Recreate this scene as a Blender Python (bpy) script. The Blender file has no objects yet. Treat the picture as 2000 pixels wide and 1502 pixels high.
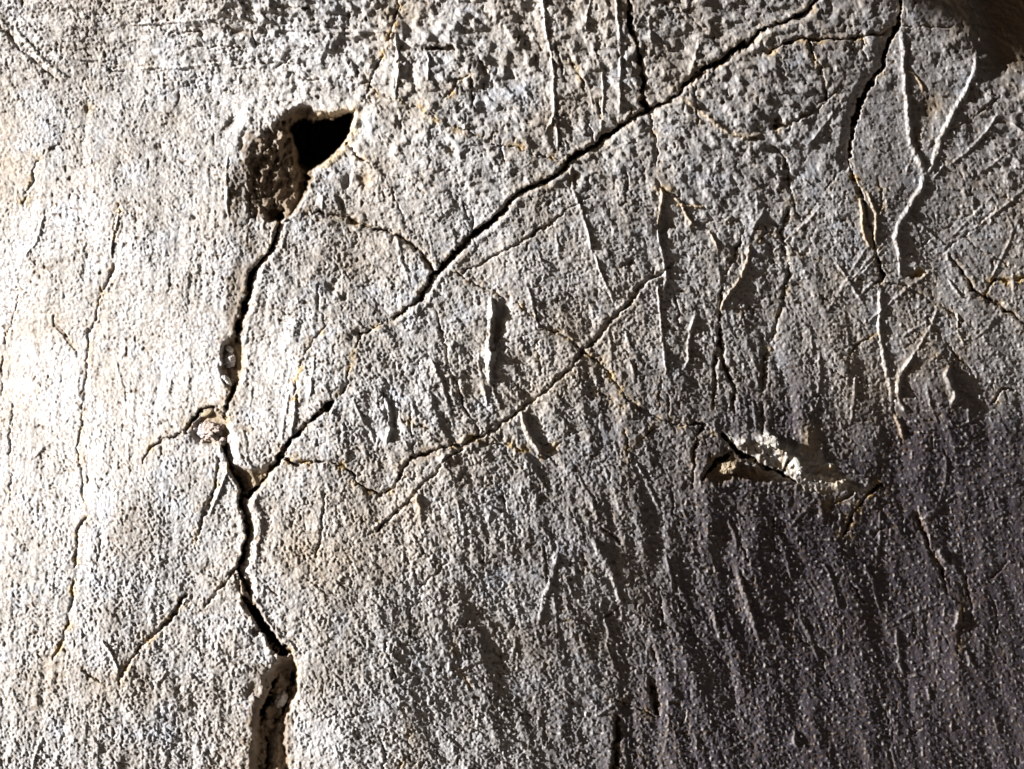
import bpy, math
import numpy as np
from mathutils import Vector

# ------------------------------------------------------------------ camera, sky, sun, exposure
scene = bpy.context.scene
S = 0.0005            # metres per unit of the wall plan (the plan is 2000 x 1502 units, about 1 m wide)
D = 1.15              # camera distance from the wall plane
ZC = 1.40             # eye height
SUN_EL = math.radians(27.0)      # how far the sun stands off the wall plane
SUN_AZ = math.radians(15.0)      # how far above "straight from the left"
L = np.array([-math.cos(SUN_EL)*math.cos(SUN_AZ), -math.sin(SUN_EL), math.cos(SUN_EL)*math.sin(SUN_AZ)])

cam_data = bpy.data.cameras.new("camera")
cam = bpy.data.objects.new("camera", cam_data)
scene.collection.objects.link(cam)
cam.location = (0, -D, ZC)
cam.rotation_euler = (math.radians(90), 0, 0)
cam_data.sensor_width = 36.0
cam_data.lens = 36.0*D/(2000*S)
cam_data.clip_start = 0.01
cam_data.clip_end = 100
scene.camera = cam

world = bpy.data.worlds.new("World")
scene.world = world
world.use_nodes = True
nt = world.node_tree
nt.nodes.clear()
sky = nt.nodes.new("ShaderNodeTexSky")
sky.sky_type = 'NISHITA'
sky.sun_disc = False
sky.sun_elevation = math.asin(L[2])
sky.sun_rotation = math.atan2(L[0], L[1])
bg = nt.nodes.new("ShaderNodeBackground"); bg.inputs['Strength'].default_value = 0.05
wo = nt.nodes.new("ShaderNodeOutputWorld")
nt.links.new(sky.outputs[0], bg.inputs[0]); nt.links.new(bg.outputs[0], wo.inputs[0])

sun_data = bpy.data.lights.new("sun", 'SUN')
sun_data.energy = 5.0
sun_data.angle = math.radians(0.5)
sun_data.color = (1.0, 0.99, 0.975)
sun = bpy.data.objects.new("sun", sun_data)
scene.collection.objects.link(sun)
sun.rotation_euler = Vector((-L[0], -L[1], -L[2])).to_track_quat('-Z', 'Y').to_euler()
sun.location = (-3, -2, 4)

scene.view_settings.view_transform = 'Standard'
scene.view_settings.look = 'None'
scene.view_settings.gamma = 1.0
scene.view_settings.use_curve_mapping = False
scene.view_settings.exposure = 1.35

# ------------------------------------------------------------------ numeric helpers
rng = np.random.RandomState(11)
_G = rng.rand(512, 512).astype(np.float32)*2*np.pi
_GX, _GY = np.cos(_G), np.sin(_G)

def gnoise(x, y, seed=0):
    """gradient noise, about -1..1"""
    x = x + seed*17.37; y = y + seed*41.91
    xi = np.floor(x); yi = np.floor(y)
    fx = (x-xi).astype(np.float32); fy = (y-yi).astype(np.float32)
    xi = xi.astype(np.int64); yi = yi.astype(np.int64)
    ux = fx*fx*fx*(fx*(fx*6-15)+10); uy = fy*fy*fy*(fy*(fy*6-15)+10)
    def g(ix, iy, dx, dy):
        a = (iy & 511)*512 + (ix & 511)
        return _GX.ravel()[a]*dx + _GY.ravel()[a]*dy
    a = g(xi, yi, fx, fy); b = g(xi+1, yi, fx-1, fy)
    c = g(xi, yi+1, fx, fy-1); d = g(xi+1, yi+1, fx-1, fy-1)
    return (a+(b-a)*ux + ((c+(d-c)*ux)-(a+(b-a)*ux))*uy)*1.5

def rot(x, y, deg):
    c, s = math.cos(math.radians(deg)), math.sin(math.radians(deg))
    return x*c + y*s, -x*s + y*c

def sstep(a, b, x):
    t = np.clip((x-a)/(b-a), 0, 1)
    return t*t*(3-2*t)

def catmull(tab, gx, gy, u, v):
    """smooth (bicubic) lookup in a small table; gx, gy uniform; edge values held"""
    tab = np.asarray(tab, float)
    def w(t):
        return [(-t**3+2*t*t-t)/2, (3*t**3-5*t*t+2)/2, (-3*t**3+4*t*t+t)/2, (t**3-t*t)/2]
    fx = np.clip((u-gx[0])/(gx[1]-gx[0]), 0, len(gx)-1.0001)
    fy = np.clip((v-gy[0])/(gy[1]-gy[0]), 0, len(gy)-1.0001)
    ix = np.floor(fx).astype(int); iy = np.floor(fy).astype(int)
    WX = w(fx-ix); WY = w(fy-iy)
    rows = np.zeros((len(gy), len(u)))
    for k in range(4):
        rows += tab[:, np.clip(ix-1+k, 0, len(gx)-1)]*WX[k][None, :]
    out = np.zeros((len(v), len(u)))
    for k in range(4):
        out += rows[np.clip(iy-1+k, 0, len(gy)-1), :]*WY[k][:, None]
    return out

# ------------------------------------------------------------------ the grid of the wall
def axis(n, dense, margin, rlo, rhi):
    a = np.arange(-margin, n+margin+dense, dense)
    out, s, p = [], dense, a[-1]
    while p < n+rhi:
        s = min(s*(1.02 if p < n+260 else 1.12), 30); p += s; out.append(p)
    lo, s, p = [], dense, a[0]
    while p > -rlo:
        s = min(s*(1.02 if p > -260 else 1.12), 30); p -= s; lo.append(p)
    return np.concatenate([np.array(lo[::-1]), a, np.array(out)])
DENSE = 1.78
ua = axis(2000, DENSE, 24, 2600, 2600)
va = axis(1502, DENSE, 24, 1700, 2080)
U, V = np.meshgrid(ua, va)
H = np.zeros_like(U)
inner = sstep(-420, -180, U)*sstep(2420, 2180, U)*sstep(-420, -180, V)*sstep(1922, 1682, V)

# ------------------------------------------------------------------ broad shape of the bulging wall
gx = np.linspace(0, 2000, 9); gy = np.linspace(0, 1500, 7)
FACING = np.array(#FACING_BEGIN
[[0.339, 0.394, 0.145, 0.218, 0.254, 0.077, 0.162, 0.05, 0.05],
 [0.454, 0.465, 0.622, 0.43, 0.233, 0.277, 0.075, 0.072, 0.05],
 [0.476, 0.36, 0.203, 0.237, 0.244, 0.075, 0.143, 0.05, 0.05],
 [0.667, 0.68, 0.592, 0.259, 0.189, 0.139, 0.05, 0.05, 0.05],
 [0.563, 0.364, 0.3, 0.279, 0.193, 0.115, 0.0, 0.0, 0.0],
 [0.508, 0.308, 0.386, 0.123, 0.098, 0.03, 0.029, 0.0, 0.0],
 [0.389, 0.255, 0.42, 0.228, 0.164, 0.167, 0.067, 0.0, 0.0]]
#FACING_END
)
def broad_shape():
    """the low bulge of the wall: a smooth surface whose slopes face the light as the wall's do"""
    st = 62.5
    xs = np.arange(-125, 2126, st); ys = np.arange(-125, 1626, st)
    T = catmull(FACING, gx, gy, xs, ys)
    ny, nx = T.shape
    N = nx*ny
    idx = np.arange(N).reshape(ny, nx)
    rows, rhs = [], []
    A = np.zeros((0, N))
    def add(pairs, b, wgt):
        M = np.zeros((len(b), N))
        r = np.arange(len(b))
        for ids, co in pairs:
            M[r, ids] += co*wgt
        rows.append(M); rhs.append(b*wgt)
    c = idx[:-1, :-1].ravel(); e = idx[:-1, 1:].ravel(); s = idx[1:, :-1].ravel()
    # facing = -L0*... : n ~ (-hx, 1 toward viewer, +hv) ; L toward the light
    lx, ln, lv = L[0], -L[1], -L[2]        # plan axes: right, toward viewer, down
    add([(c, (lx+lv)/st), (e, -lx/st), (s, -lv/st)], T[:-1, :-1].ravel()-ln, 1.0)
    i = idx[:, 1:-1].ravel(); l_ = idx[:, :-2].ravel(); r_ = idx[:, 2:].ravel()
    add([(i, -2/st), (l_, 1/st), (r_, 1/st)], np.zeros(len(i)), 0.25)
    i = idx[1:-1].ravel(); l_ = idx[:-2].ravel(); r_ = idx[2:].ravel()
    add([(i, -2/st), (l_, 1/st), (r_, 1/st)], np.zeros(len(i)), 0.35)
    add([(c, 1/st), (s, -1/st)], np.zeros(len(c)), 0.12)
    h = np.linalg.lstsq(np.vstack(rows), np.concatenate(rhs), rcond=None)[0].reshape(ny, nx)
    h -= h[ny//2, nx//2]
    return xs, ys, h
bx, by, bh = broad_shape()
H += catmull(bh, bx, by, ua, va)
xb, yb = rot(U+30*gnoise(U/260, V/300, 90), V, -10)
band = sstep(600, 1100, U)*sstep(550, 850, V+.15*(U-1200))*inner
H += band*(4.5*gnoise(xb/62+.5*gnoise(U/140, V/200, 82), yb/380, 83)+1.6*gnoise(xb/30, yb/230, 84))
# beyond the modelled field the wall goes on, turning slowly away
ex = np.maximum(0, U-2125)+np.maximum(0, -125-U); ey = np.maximum(0, V-1625)+np.maximum(0, -125-V)
H += 60*np.tanh(ex/500)*(U < 0) - 60*np.tanh(ex/500)*(U > 0) - 50*np.tanh(ey/500)

# jagged coordinates used for every crack and edge
wu = U + 3.6*gnoise(U/17, V/17, 1) + 2.3*gnoise(U/7, V/7, 2) + 5*gnoise(U/55, V/55, 3)
wv = V + 3.6*gnoise(U/17, V/17, 4) + 2.3*gnoise(U/7, V/7, 5) + 5*gnoise(U/55, V/55, 6)
# gently warped coordinates for smooth ridges
ru = U + 2.0*gnoise(U/30, V/30, 7)+0.8*gnoise(U/9, V/9, 8); rv = V + 2.0*gnoise(U/30, V/30, 9)

def line_field(pts, reach, WU, WV):
    """window slices, distance, signed side (+ = right-hand of travel), width and arc position"""
    P = np.array(pts, float)
    r = reach+14
    j0, j1 = np.searchsorted(ua, [P[:, 0].min()-r, P[:, 0].max()+r])
    i0, i1 = np.searchsorted(va, [P[:, 1].min()-r, P[:, 1].max()+r])
    sl = (slice(max(i0-1, 0), i1+1), slice(max(j0-1, 0), j1+1))
    x = WU[sl]; y = WV[sl]
    best = np.full(x.shape, 1e9); side = np.zeros_like(best); wid = np.zeros_like(best); arc = np.zeros_like(best)
    acc = 0
    for a, b in zip(P[:-1], P[1:]):
        d = b[:2]-a[:2]; ln = math.hypot(*d)+1e-6
        # only the part near this segment
        q0, q1 = np.searchsorted(ua[sl[1]], [min(a[0], b[0])-r, max(a[0], b[0])+r])
        p0, p1 = np.searchsorted(va[sl[0]], [min(a[1], b[1])-r, max(a[1], b[1])+r])
        ss = (slice(p0, p1), slice(q0, q1))
        xx = x[ss]; yy = y[ss]
        t = np.clip(((xx-a[0])*d[0]+(yy-a[1])*d[1])/ln**2, 0, 1)
        ox = xx-(a[0]+t*d[0]); oy = yy-(a[1]+t*d[1])
        dist = np.hypot(ox, oy)
        s = np.sign(d[0]*oy-d[1]*ox)        # y grows down: + is the right-hand side of travel
        m = dist < best[ss]
        best[ss] = np.where(m, dist, best[ss]); side[ss] = np.where(m, s, side[ss])
        wid[ss] = np.where(m, a[2]+(b[2]-a[2])*t, wid[ss]); arc[ss] = np.where(m, acc+t*ln, arc[ss])
        acc += ln
    return sl, best, side, wid, arc

PART = np.zeros(U.shape, np.int16)       # 0 = plain plaster
OCHRE = np.zeros_like(U)                 # yellow-brown earth along the breaks
DIRT_SHADE = np.zeros_like(U)                  # brown soil in hollows, plus shadows painted brown
PALE = np.zeros_like(U)                  # bare whiter plaster, and glints painted on grain tips
part_names = {}
def new_part(name, label=None):
    k = len(part_names)+1
    part_names[k] = (name, label)
    return k

def crack(pts, depth=30, bl=3, br=3, lip=0.0, ochre=0.5, part=True, broken=0.0, seed=0):
    """pts (x, y, width).  bl / br: width of the worn bevel on the left / right of travel"""
    sl, d, side, w, arc = line_field(pts, max(bl, br)+22, wu, wv)
    if broken > 0:
        w = w*np.clip(0.55+broken*2.2*gnoise(arc/38, arc*0+seed*3.1, 12), 0.0, 1.5)
    thin = sstep(8.5, 3.5, w)
    w = w*(1+(0.45+0.3*thin)*gnoise(U[sl]/21, V[sl]/21, 18)+.25*(1-thin)*gnoise(U[sl]/60, V[sl]/60, 20)) - 0.5*thin
    w = w + (0.9+0.9*(w > 6))*gnoise(U[sl]/5, V[sl]/5, 13)*np.minimum(1, np.maximum(w, 0))
    w = w + 13*np.maximum(0, gnoise(U[sl]/10, V[sl]/10, 19)-.28)*(w > 4)
    w = np.where(w > 5, 5+(w-5)*.62, w)
    fill = 0.16+0.84*sstep(-.22, .25, gnoise(U[sl]/24, V[sl]/24, 91)+.5*gnoise(U[sl]/7, V[sl]/7, 92)+.02*(w-6))
    half = np.maximum(w, 0)/2
    live = np.clip(w/1.6, 0, 1)
    core = (1-sstep(half-0.9, half+1.1, d))*live*(1-0.3*thin-.3*thin*(U[sl] < 430))
    bev = np.where(side > 0, br, bl)
    q = np.clip((d-half)/np.maximum(bev, .1), 0, 1)
    bevel = (1-q)**1.6*np.minimum(1, live*1.0)
    H[sl] -= depth*core*fill + bevel*np.minimum(bev*0.75, 16)
    H[sl] += np.minimum(bevel, .7)*np.minimum(bev, 14)*(.30*gnoise(U[sl]/9, V[sl]/9, 44)+.2*gnoise(U[sl]/4.5, V[sl]/4.5, 45))
    H[sl] += lip*np.exp(-((d-half-bev-3)/5)**2)*live
    n = gnoise(U[sl]/22, V[sl]/22, 14)+0.5*gnoise(U[sl]/6, V[sl]/6, 15)
    OCHRE[sl] = np.maximum(OCHRE[sl], ochre*(0.55*np.exp(-(d-half)**2/36.0)+.6*np.exp(-(d-half)**2/190.0)*np.clip(1.6*n, 0, 1))*np.clip(0.35+1.5*n, 0, 1))
    DIRT_SHADE[sl] = np.maximum(DIRT_SHADE[sl], 0.55*np.minimum(1, depth/18)*np.exp(-(d-half)**2/80.0)*np.clip(.2-1.6*n, 0, 1))
    DIRT_SHADE[sl] = np.maximum(DIRT_SHADE[sl], core*0.9+0.45*bevel*(bev > 5))
    if part:
        k = new_part('crack')
        PART[sl] = np.where((d < half+1.2+0.3*bev) & (live > 0.15), k, PART[sl])

def ridge(pts, h=7, sharp=1.4, ochre=0.0, part=True, pale=0.3, name='ridge', label=None, skew=0.0):
    """raised vein: h high, w wide; skew > 0 leaves a steep face on the right of the picture"""
    sl, d, side, w, arc = line_field(pts, 40, ru, rv)
    hw = np.maximum(w, 0.1)/2
    P = np.array(pts, float)
    # taper towards both ends
    tot = np.sum(np.hypot(np.diff(P[:, 0]), np.diff(P[:, 1])))
    end = np.minimum(1, np.minimum(arc, tot-arc)/(0.10*tot+1e-3)+0.15)
    rough = 1+0.32*gnoise(U[sl]/14, V[sl]/14, 16)+.3*gnoise(U[sl]/6, V[sl]/6, 99)+0.45*gnoise(arc/24, arc*0, 17)
    dn = d/(hw*1.25)
    prof = np.clip(1-dn**2, 0, 1)**sharp
    h = h*0.58
    H[sl] += h*prof*end*rough
    if skew:
        # slab side to the left of the ridge stands a little higher
        down = np.sign(P[-1, 1]-P[0, 1])
        s = -side*down
        fall = np.exp(-np.maximum(d-hw, 0)/(skew))
        H[sl] += np.where(s < 0, 0.28*h*fall, -0.1*h*fall)*end*(1-prof)
    PALE[sl] = np.maximum(PALE[sl], pale*prof*end)
    if ochre:
        OCHRE[sl] = np.maximum(OCHRE[sl], ochre*np.exp(-(d/(hw*1.6))**2))
    if part:
        k = new_part(name, label)
        PART[sl] = np.where(dn < 0.95, k, PART[sl])

def poly_sd(poly, WU, WV, reach):
    P = np.array(poly, float)
    j0, j1 = np.searchsorted(ua, [P[:, 0].min()-reach, P[:, 0].max()+reach])
    i0, i1 = np.searchsorted(va, [P[:, 1].min()-reach, P[:, 1].max()+reach])
    sl = (slice(i0, i1), slice(j0, j1))
    x = WU[sl]; y = WV[sl]
    best = np.full(x.shape, 1e9); ins = np.zeros(x.shape, bool)
    for a, b in zip(P, np.roll(P, -1, 0)):
        d = b-a; ln2 = (d**2).sum()+1e-9
        t = np.clip(((x-a[0])*d[0]+(y-a[1])*d[1])/ln2, 0, 1)
        best = np.minimum(best, np.hypot(x-a[0]-t*d[0], y-a[1]-t*d[1]))
        c = ((a[1] > y) != (b[1] > y)) & (x < (b[0]-a[0])*(y-a[1])/(b[1]-a[1]+1e-12)+a[0])
        ins ^= c
    return sl, np.where(ins, -best, best)

def hollow(poly, depth, edge, dirt_shade=0.5, ochre=0.0, soft=True):
    sl, sd = poly_sd(poly, ru if soft else wu, rv if soft else wv, edge+10)
    m = 1-sstep(-edge, edge*0.25, sd)
    H[sl] -= depth*m
    DIRT_SHADE[sl] = np.maximum(DIRT_SHADE[sl], dirt_shade*m); OCHRE[sl] = np.maximum(OCHRE[sl], ochre*m)
    return sl, sd

def dent(x, y, rx, ry, ang, depth, dirt_shade=0.3, ochre=0.0, p=2.0, pale=0.0):
    r = max(rx, ry)*2.6+4
    j0, j1 = np.searchsorted(ua, [x-r, x+r]); i0, i1 = np.searchsorted(va, [y-r, y+r])
    sl = (slice(i0, i1), slice(j0, j1))
    a, b = rot(wu[sl]-x, wv[sl]-y, ang)
    q = np.exp(-((a/rx)**2+(b/ry)**2)**(p/2))
    H[sl] -= depth*q
    DIRT_SHADE[sl] = np.maximum(DIRT_SHADE[sl], dirt_shade*q); OCHRE[sl] = np.maximum(OCHRE[sl], ochre*q)
    PALE[sl] = np.maximum(PALE[sl], pale*q)

# ------------------------------------------------------------------ relief of the plaster
xs9 = np.linspace(0, 2000, 9); ys7 = np.linspace(0, 1500, 7)
LUMP = np.array(
[[.8,.9,1.6,2.0,1.9,1.6,1.7,1.6,1.3],
 [.5,.5,1.0,1.5,1.4,1.4,1.8,.6,1.8],
 [.3,.5,.6,.8,.6,.7,1.1,.6,1.0],
 [.3,.4,.6,1.0,.9,.8,.7,.6,.7],
 [.4,.4,.6,.7,.7,.7,.6,.5,.5],
 [.6,.6,.8,.7,.7,.6,.5,.4,.4],
 [.6,.7,.7,.7,.7,.6,.5,.4,.4]])
lump = catmull(LUMP, xs9, ys7, ua, va)
GRAIN = np.array(
[[.8,.85,.8,.7,.7,.7,.7,.7,.7],
 [.8,.8,.8,.75,.7,.7,.7,.6,.75],
 [.75,.8,.85,.85,.8,.85,.85,.7,.75],
 [.75,.8,.9,1.05,1.0,.95,.95,.9,.8],
 [.85,.95,.95,1.0,.95,.85,.8,.75,.75],
 [.95,1.0,1.0,1.0,.95,.85,.8,.75,.75],
 [.95,1.0,1.05,1.0,.95,.9,.8,.75,.75]])
grain = catmull(GRAIN, xs9, ys7, ua, va)

# blotchy lumps
x1, y1 = rot(U, V, 28)
lm = gnoise(x1/36, y1/20, 21)+0.6*gnoise(x1/16, y1/11, 22)
H += lump*3.0*(np.tanh(lm*1.6))*sstep(-.9, .9, lm+0.2)
lm2 = gnoise(x1/58, y1/40, 23)
H += lump*2.6*lm2
x_s, y_s = rot(U, V, -16)
H += 6*gnoise(U/190, V/230, 24)+2.6*gnoise(x_s/90, y_s/240, 25)
# brushed streaks: leaning to the right going down in the lower middle, upright on the left
x2, y2 = rot(U+6*gnoise(U/80, V/80, 26)+34*gnoise(U/260, V/300, 90), V, -13)
sA = gnoise(x2/27, y2/240, 27)+0.5*gnoise(x2/12, y2/130, 28)
x3, y3 = rot(U+5*gnoise(U/90, V/90, 29), V, 5)
sB = gnoise(x3/26, y3/200, 30)+0.6*gnoise(x3/10, y3/80, 31)
mixAB = sstep(450, 900, U)
STREAK = np.array(
[[.2,.2,.3,.4,.8,.8,.3,.3,.2],
 [.3,.4,.6,.4,.6,.6,.4,.3,.3],
 [.5,.7,.7,.5,.4,.8,.8,.4,.3],
 [.6,.8,.8,.9,1.0,1.2,1.1,.7,.7],
 [.6,.7,.7,.7,1.0,1.0,.9,.7,.6],
 [.7,.8,.7,.6,1.0,1.0,.9,.8,.6],
 [.7,.8,.8,.6,.8,1.0,.8,.7,.6]])
streak = catmull(STREAK, xs9, ys7, ua, va)
H += streak*1.5*(0.5+sstep(-.5,.7,gnoise(U/120,V/120,33)))*(sB*(1-mixAB)+sA*mixAB)
x6, y6 = rot(U+3*gnoise(U/60, V/60, 34)+34*gnoise(U/260, V/300, 90), V, -12); x7, y7 = rot(U+3*gnoise(U/60, V/60, 35), V, 4)
fs_ = gnoise(x6/6.5, y6/70, 36)*mixAB + gnoise(x7/6.5, y7/80, 37)*(1-mixAB)
fs2 = gnoise(x6/13, y6/150, 38)*mixAB + gnoise(x7/13, y7/150, 39)*(1-mixAB)
sv = sstep(-.4, .5, gnoise(U/85, V/110, 42))
H += inner*(0.2+.6*streak)*sstep(-.7,.8,gnoise(U/150, V/200, 43))*(1.15*fs_*sv + 1.9*fs2*(1-.6*sv))
# cross-hatched trowel lines top left
x4, y4 = rot(U, V, 8)
H += 2.0*sstep(620, 380, V)*sstep(900, 500, U)*gnoise(x4/120, y4/13, 32)

# ------------------------------------------------------------------ cracks (plan x, y, width)
C1 = [(1640,-60,8),(1600,-10,6),(1590,5,6),(1578,20,6),(1568,31,4),(1535,43,2.5),(1500,50,2.5),(1482,62,4),(1464,82,9),(1440,95,7),(1422,105,8),(1402,120,10),(1385,130,6),(1366,142,10),(1352,153,6),(1337,164,4),(1320,187,1.5),(1295,200,2),(1270,216,6),(1253,222,7),(1232,234,5),(1213,246,6),(1200,256,9),(1182,267,10),(1167,276,7),(1143,293,7),(1117,311,8),(1097,330,9),(1082,342,6),(1067,350,8),(1033,367,7),(1000,392,8),(980,412,10),(960,430,9),(940,446,11),(923,460,9),(905,478,10),(893,493,11),(883,503,14),(866,520,13),(850,534,9),(837,553,7),(820,579,7),(800,598,3),(770,618,1.5)]
crack(C1, 60, 9, 3, lip=1.5, ochre=.55)
crack([(770,618,1.5),(740,640,3),(705,655,5),(690,690,2),(680,740,3),(672,764,7),(660,775,2)], 22, 4, 4, ochre=.6, broken=.5)
crack([(650,780,3),(643,787,12),(635,797,11),(623,810,10),(612,820,8),(600,828,4),(577,848,3),(565,862,5),(557,880,10),(550,892,11),(543,900,11),(535,910,8),(527,918,7),(513,938,6),(500,952,6),(486,968,9),(474,970,8)], 50, 8, 3, ochre=.6)
C2a = [(548,418,9),(545,440,6),(535,470,5),(520,498,4),(502,518,5),(496,530,10),(489,548,11),(483,570,12),(477,590,12),(474,607,11),(470,622,5),(467,635,9),(466,648,5),(462,660,2)]
crack(C2a, 60, 12, 3, ochre=.6, lip=1.5)
crack([(462,748,6),(460,760,12),(452,770,8),(444,790,4),(436,806,3)], 30, 5, 3, ochre=.9)
crack([(438,812,8),(430,806,6),(425,798,7),(407,797,5),(394,803,7),(384,815,8),(375,827,8),(361,845,5),(345,853,4),(319,860,3),(303,867,3),(292,885,3),(280,906,2.5)], 26, 2, 4, ochre=.6)
crack([(436,862,6),(438,880,4),(446,905,5),(456,920,6),(465,935,6),(474,955,6),(474,975,7),(473,995,8),(479,1012,9),(481,1040,7),(477,1065,6),(474,1085,7),(464,1108,6),(470,1125,4),(478,1137,10),(484,1150,4)], 40, 20, 2, ochre=.5, lip=2)
crack([(474,1164,4),(480,1172,14),(490,1182,17),(505,1206,18),(518,1232,20),(530,1252,22),(540,1262,24),(552,1268,26),(562,1271,20),(569,1272,12)], 90, 3, 2, ochre=.5, lip=3)
crack([(572,1278,4),(574,1302,9),(568,1330,9),(556,1365,7),(549,1392,8),(538,1412,6)], 34, 6, 3, ochre=.5)
crack([(545,1318,4),(536,1333,9),(528,1364,14),(516,1388,16),(512,1420,12),(524,1448,5),(522,1486,6),(526,1540,6),(515,1640,6)], 38, 12, 6, ochre=.5, broken=.5)
crack([(464,1106,6),(443,1135,6),(420,1160,5),(400,1182,5),(378,1196,3),(366,1180,2)], 12, 4, 4, ochre=.3, broken=.6)
C3 = [(1752,-70,7),(1757,0,7),(1759,20,8),(1756,48,12),(1748,60,10),(1738,80,9),(1730,108,9),(1724,134,7),(1706,153,8),(1694,172,10),(1684,195,11),(1676,215,11),(1668,235,11),(1664,252,10),(1660,272,9),(1657,298,5),(1655,318,3)]
crack(C3, 60, 3, 20, ochre=.3)
crack([(1655,318,2),(1664,342,3),(1678,375,4),(1688,400,4),(1702,452,4),(1712,490,4),(1715,513,6),(1722,532,9),(1716,551,9),(1708,552,5)], 22, 4, 4, ochre=.8)
crack([(1756,48,9),(1740,60,8),(1722,68,7),(1690,71,4),(1655,76,3),(1620,78,3.5),(1580,77,4),(1560,77,4),(1538,83,5),(1515,94,3),(1503,106,2)], 24, 3, 6, ochre=.7)
crack([(1762,50,5),(1800,52,3),(1840,51,4),(1880,50,2),(1920,52,3),(1980,50,2),(2060,52,3)], 14, 3, 3, ochre=.2, broken=.4)
crack([(1578,78,6),(1590,105,4),(1600,130,4),(1606,158,4),(1612,182,5),(1615,198,4),(1602,212,4),(1580,226,4),(1560,238,3),(1540,243,5),(1510,250,7)], 16, 3, 4, ochre=.5)
dent(1514,238,9,12,0,18,.6)
crack([(1222,-50,5),(1226,5,4),(1228,28,8),(1229,45,8),(1235,68,6),(1245,95,4),(1250,118,6),(1253,135,3),(1255,155,5),(1256,172,8),(1257,195,11),(1260,214,15)], 45, 8, 2, ochre=.4)
crack([(1268,222,4),(1274,238,5),(1278,270,4),(1280,300,5),(1284,325,4),(1287,350,6),(1290,364,6),(1302,376,8),(1318,386,6)], 14, 4, 3, ochre=.6, broken=.4)
crack([(773,193,3),(800,205,2),(846,230,3),(880,245,2.5),(916,256,2.5),(966,283,3.5),(1000,287,4),(1040,300,3),(1075,308,4),(1100,316,3)], 10, 3, 3, ochre=.9, broken=.3)
crack([(745,1030,3),(735,1038,2)], 8, 2, 2, ochre=0, part=False)
crack([(740,1033,4),(778,997,3.5),(806,968,3),(830,940,2),(868,903,3),(893,882,3),(915,865,5),(940,850,5),(980,828,5),(1008,806,5),(1040,783,4),(1070,758,5),(1095,738,5),(1118,712,5),(1140,686,5),(1165,660,4),(1190,630,5),(1213,606,5),(1232,585,6),(1245,566,5),(1262,553,2),(1285,538,3),(1310,517,2),(1345,498,1)], 9, 4, 3, ochre=.25, lip=1.2)
crack([(850,532,6),(838,512,6),(822,494,7),(806,480,6),(790,466,5.5),(768,458,5),(740,450,4.5),(700,436,4.5),(660,424,4),(620,410,3)], 13, 7, 5, ochre=.4)
crack([(905,536,2),(935,516,3.5),(970,497,4),(1000,482,4),(1035,461,4.5),(1070,438,4),(1100,418,3.5),(1122,400,3),(1150,384,2)], 8, 3, 3, ochre=.15)
crack([(890,535,3),(912,545,4),(950,566,4),(985,582,3),(1010,594,3),(1040,618,3.5),(1078,643,3.5),(1110,662,4),(1138,684,4),(1165,700,4),(1195,735,5),(1225,775,5),(1250,800,5),(1290,815,4),(1330,826,4),(1382,831,5),(1392,850,4)], 10, 5, 4, ochre=.75, broken=.25)
crack([(560,897,6),(575,905,5),(590,905,4),(616,903,4),(640,900,1.5),(665,908,2),(682,918,3),(692,930,5),(698,943,4),(716,956,3),(730,963,3),(740,968,8),(752,960,4),(775,950,2),(783,928,5),(798,908,5),(806,896,7),(822,886,8),(842,884,5),(868,873,3),(900,869,4),(930,855,4)], 18, 4, 3, ochre=.9)
crack([(930,857,2),(960,866,3),(1000,872,3),(1030,878,3),(1056,886,4),(1075,896,3),(1095,912,2)], 8, 3, 3, ochre=.9, broken=.3)
crack([(1856,500,3),(1868,520,3),(1885,545,3.5),(1899,566,6),(1916,576,4),(1932,588,5),(1950,598,5),(1962,608,5),(1980,614,4),(1992,626,3),(2040,660,4),(2100,700,4)], 18, 6, 2, ochre=.5, lip=2)
crack([(1932,588,6),(1928,572,4),(1934,558,5),(1946,548,6),(1965,552,3),(2000,546,4),(2060,540,4)], 14, 5, 3, ochre=.95)
crack([(1508,290,4),(1530,300,3),(1536,325,4),(1541,350,5),(1542,385,5),(1539,408,6),(1530,440,5),(1526,466,5),(1532,490,5),(1538,520,4),(1534,560,4),(1522,610,5),(1510,650,3),(1492,700,4)], 8, 8, 4, ochre=.5, broken=.5)
crack([(1385,428,2),(1430,430,2),(1480,448,3),(1526,468,3),(1560,490,3),(1610,520,3),(1660,540,3),(1708,552,3)], 7, 4, 3, ochre=.35, broken=.3)
crack([(1722,553,3),(1760,560,3),(1800,575,3),(1840,598,4),(1866,618,3),(1872,650,3),(1885,675,2)], 7, 5, 3, ochre=.5, broken=.3)
crack([(1450,440,3),(1432,500,4),(1412,560,5),(1404,610,5),(1403,642,8),(1400,680,6),(1398,740,5),(1392,800,4)], 12, 6, 4, ochre=.3, broken=.4)
crack([(1375,830,3),(1362,850,4),(1354,885,5),(1352,930,4),(1350,950,3)], 12, 7, 2, ochre=.2)
crack([(1412,846,5),(1420,857,7),(1430,872,9),(1442,884,9),(1450,892,7),(1466,898,8),(1477,903,10),(1490,911,11),(1503,918,7),(1525,923,6),(1540,930,7),(1556,938,4)], 46, 4, 6, ochre=.3)
crack([(1428,884,5),(1415,892,8),(1400,900,9),(1393,910,8),(1385,922,6),(1378,935,3)], 30, 4, 10, ochre=.4)
crack([(1542,895,4),(1537,906,6),(1530,921,6)], 20, 2, 2, ochre=.9)
crack([(1722,950,5),(1713,954,8),(1700,962,7),(1690,970,4),(1678,988,4),(1664,1012,4),(1652,1036,5),(1646,1044,3)], 18, 4, 2, ochre=.8)
crack([(1668,962,6),(1655,972,5),(1640,980,4),(1622,992,2)], 12, 3, 3, ochre=.8)
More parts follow.
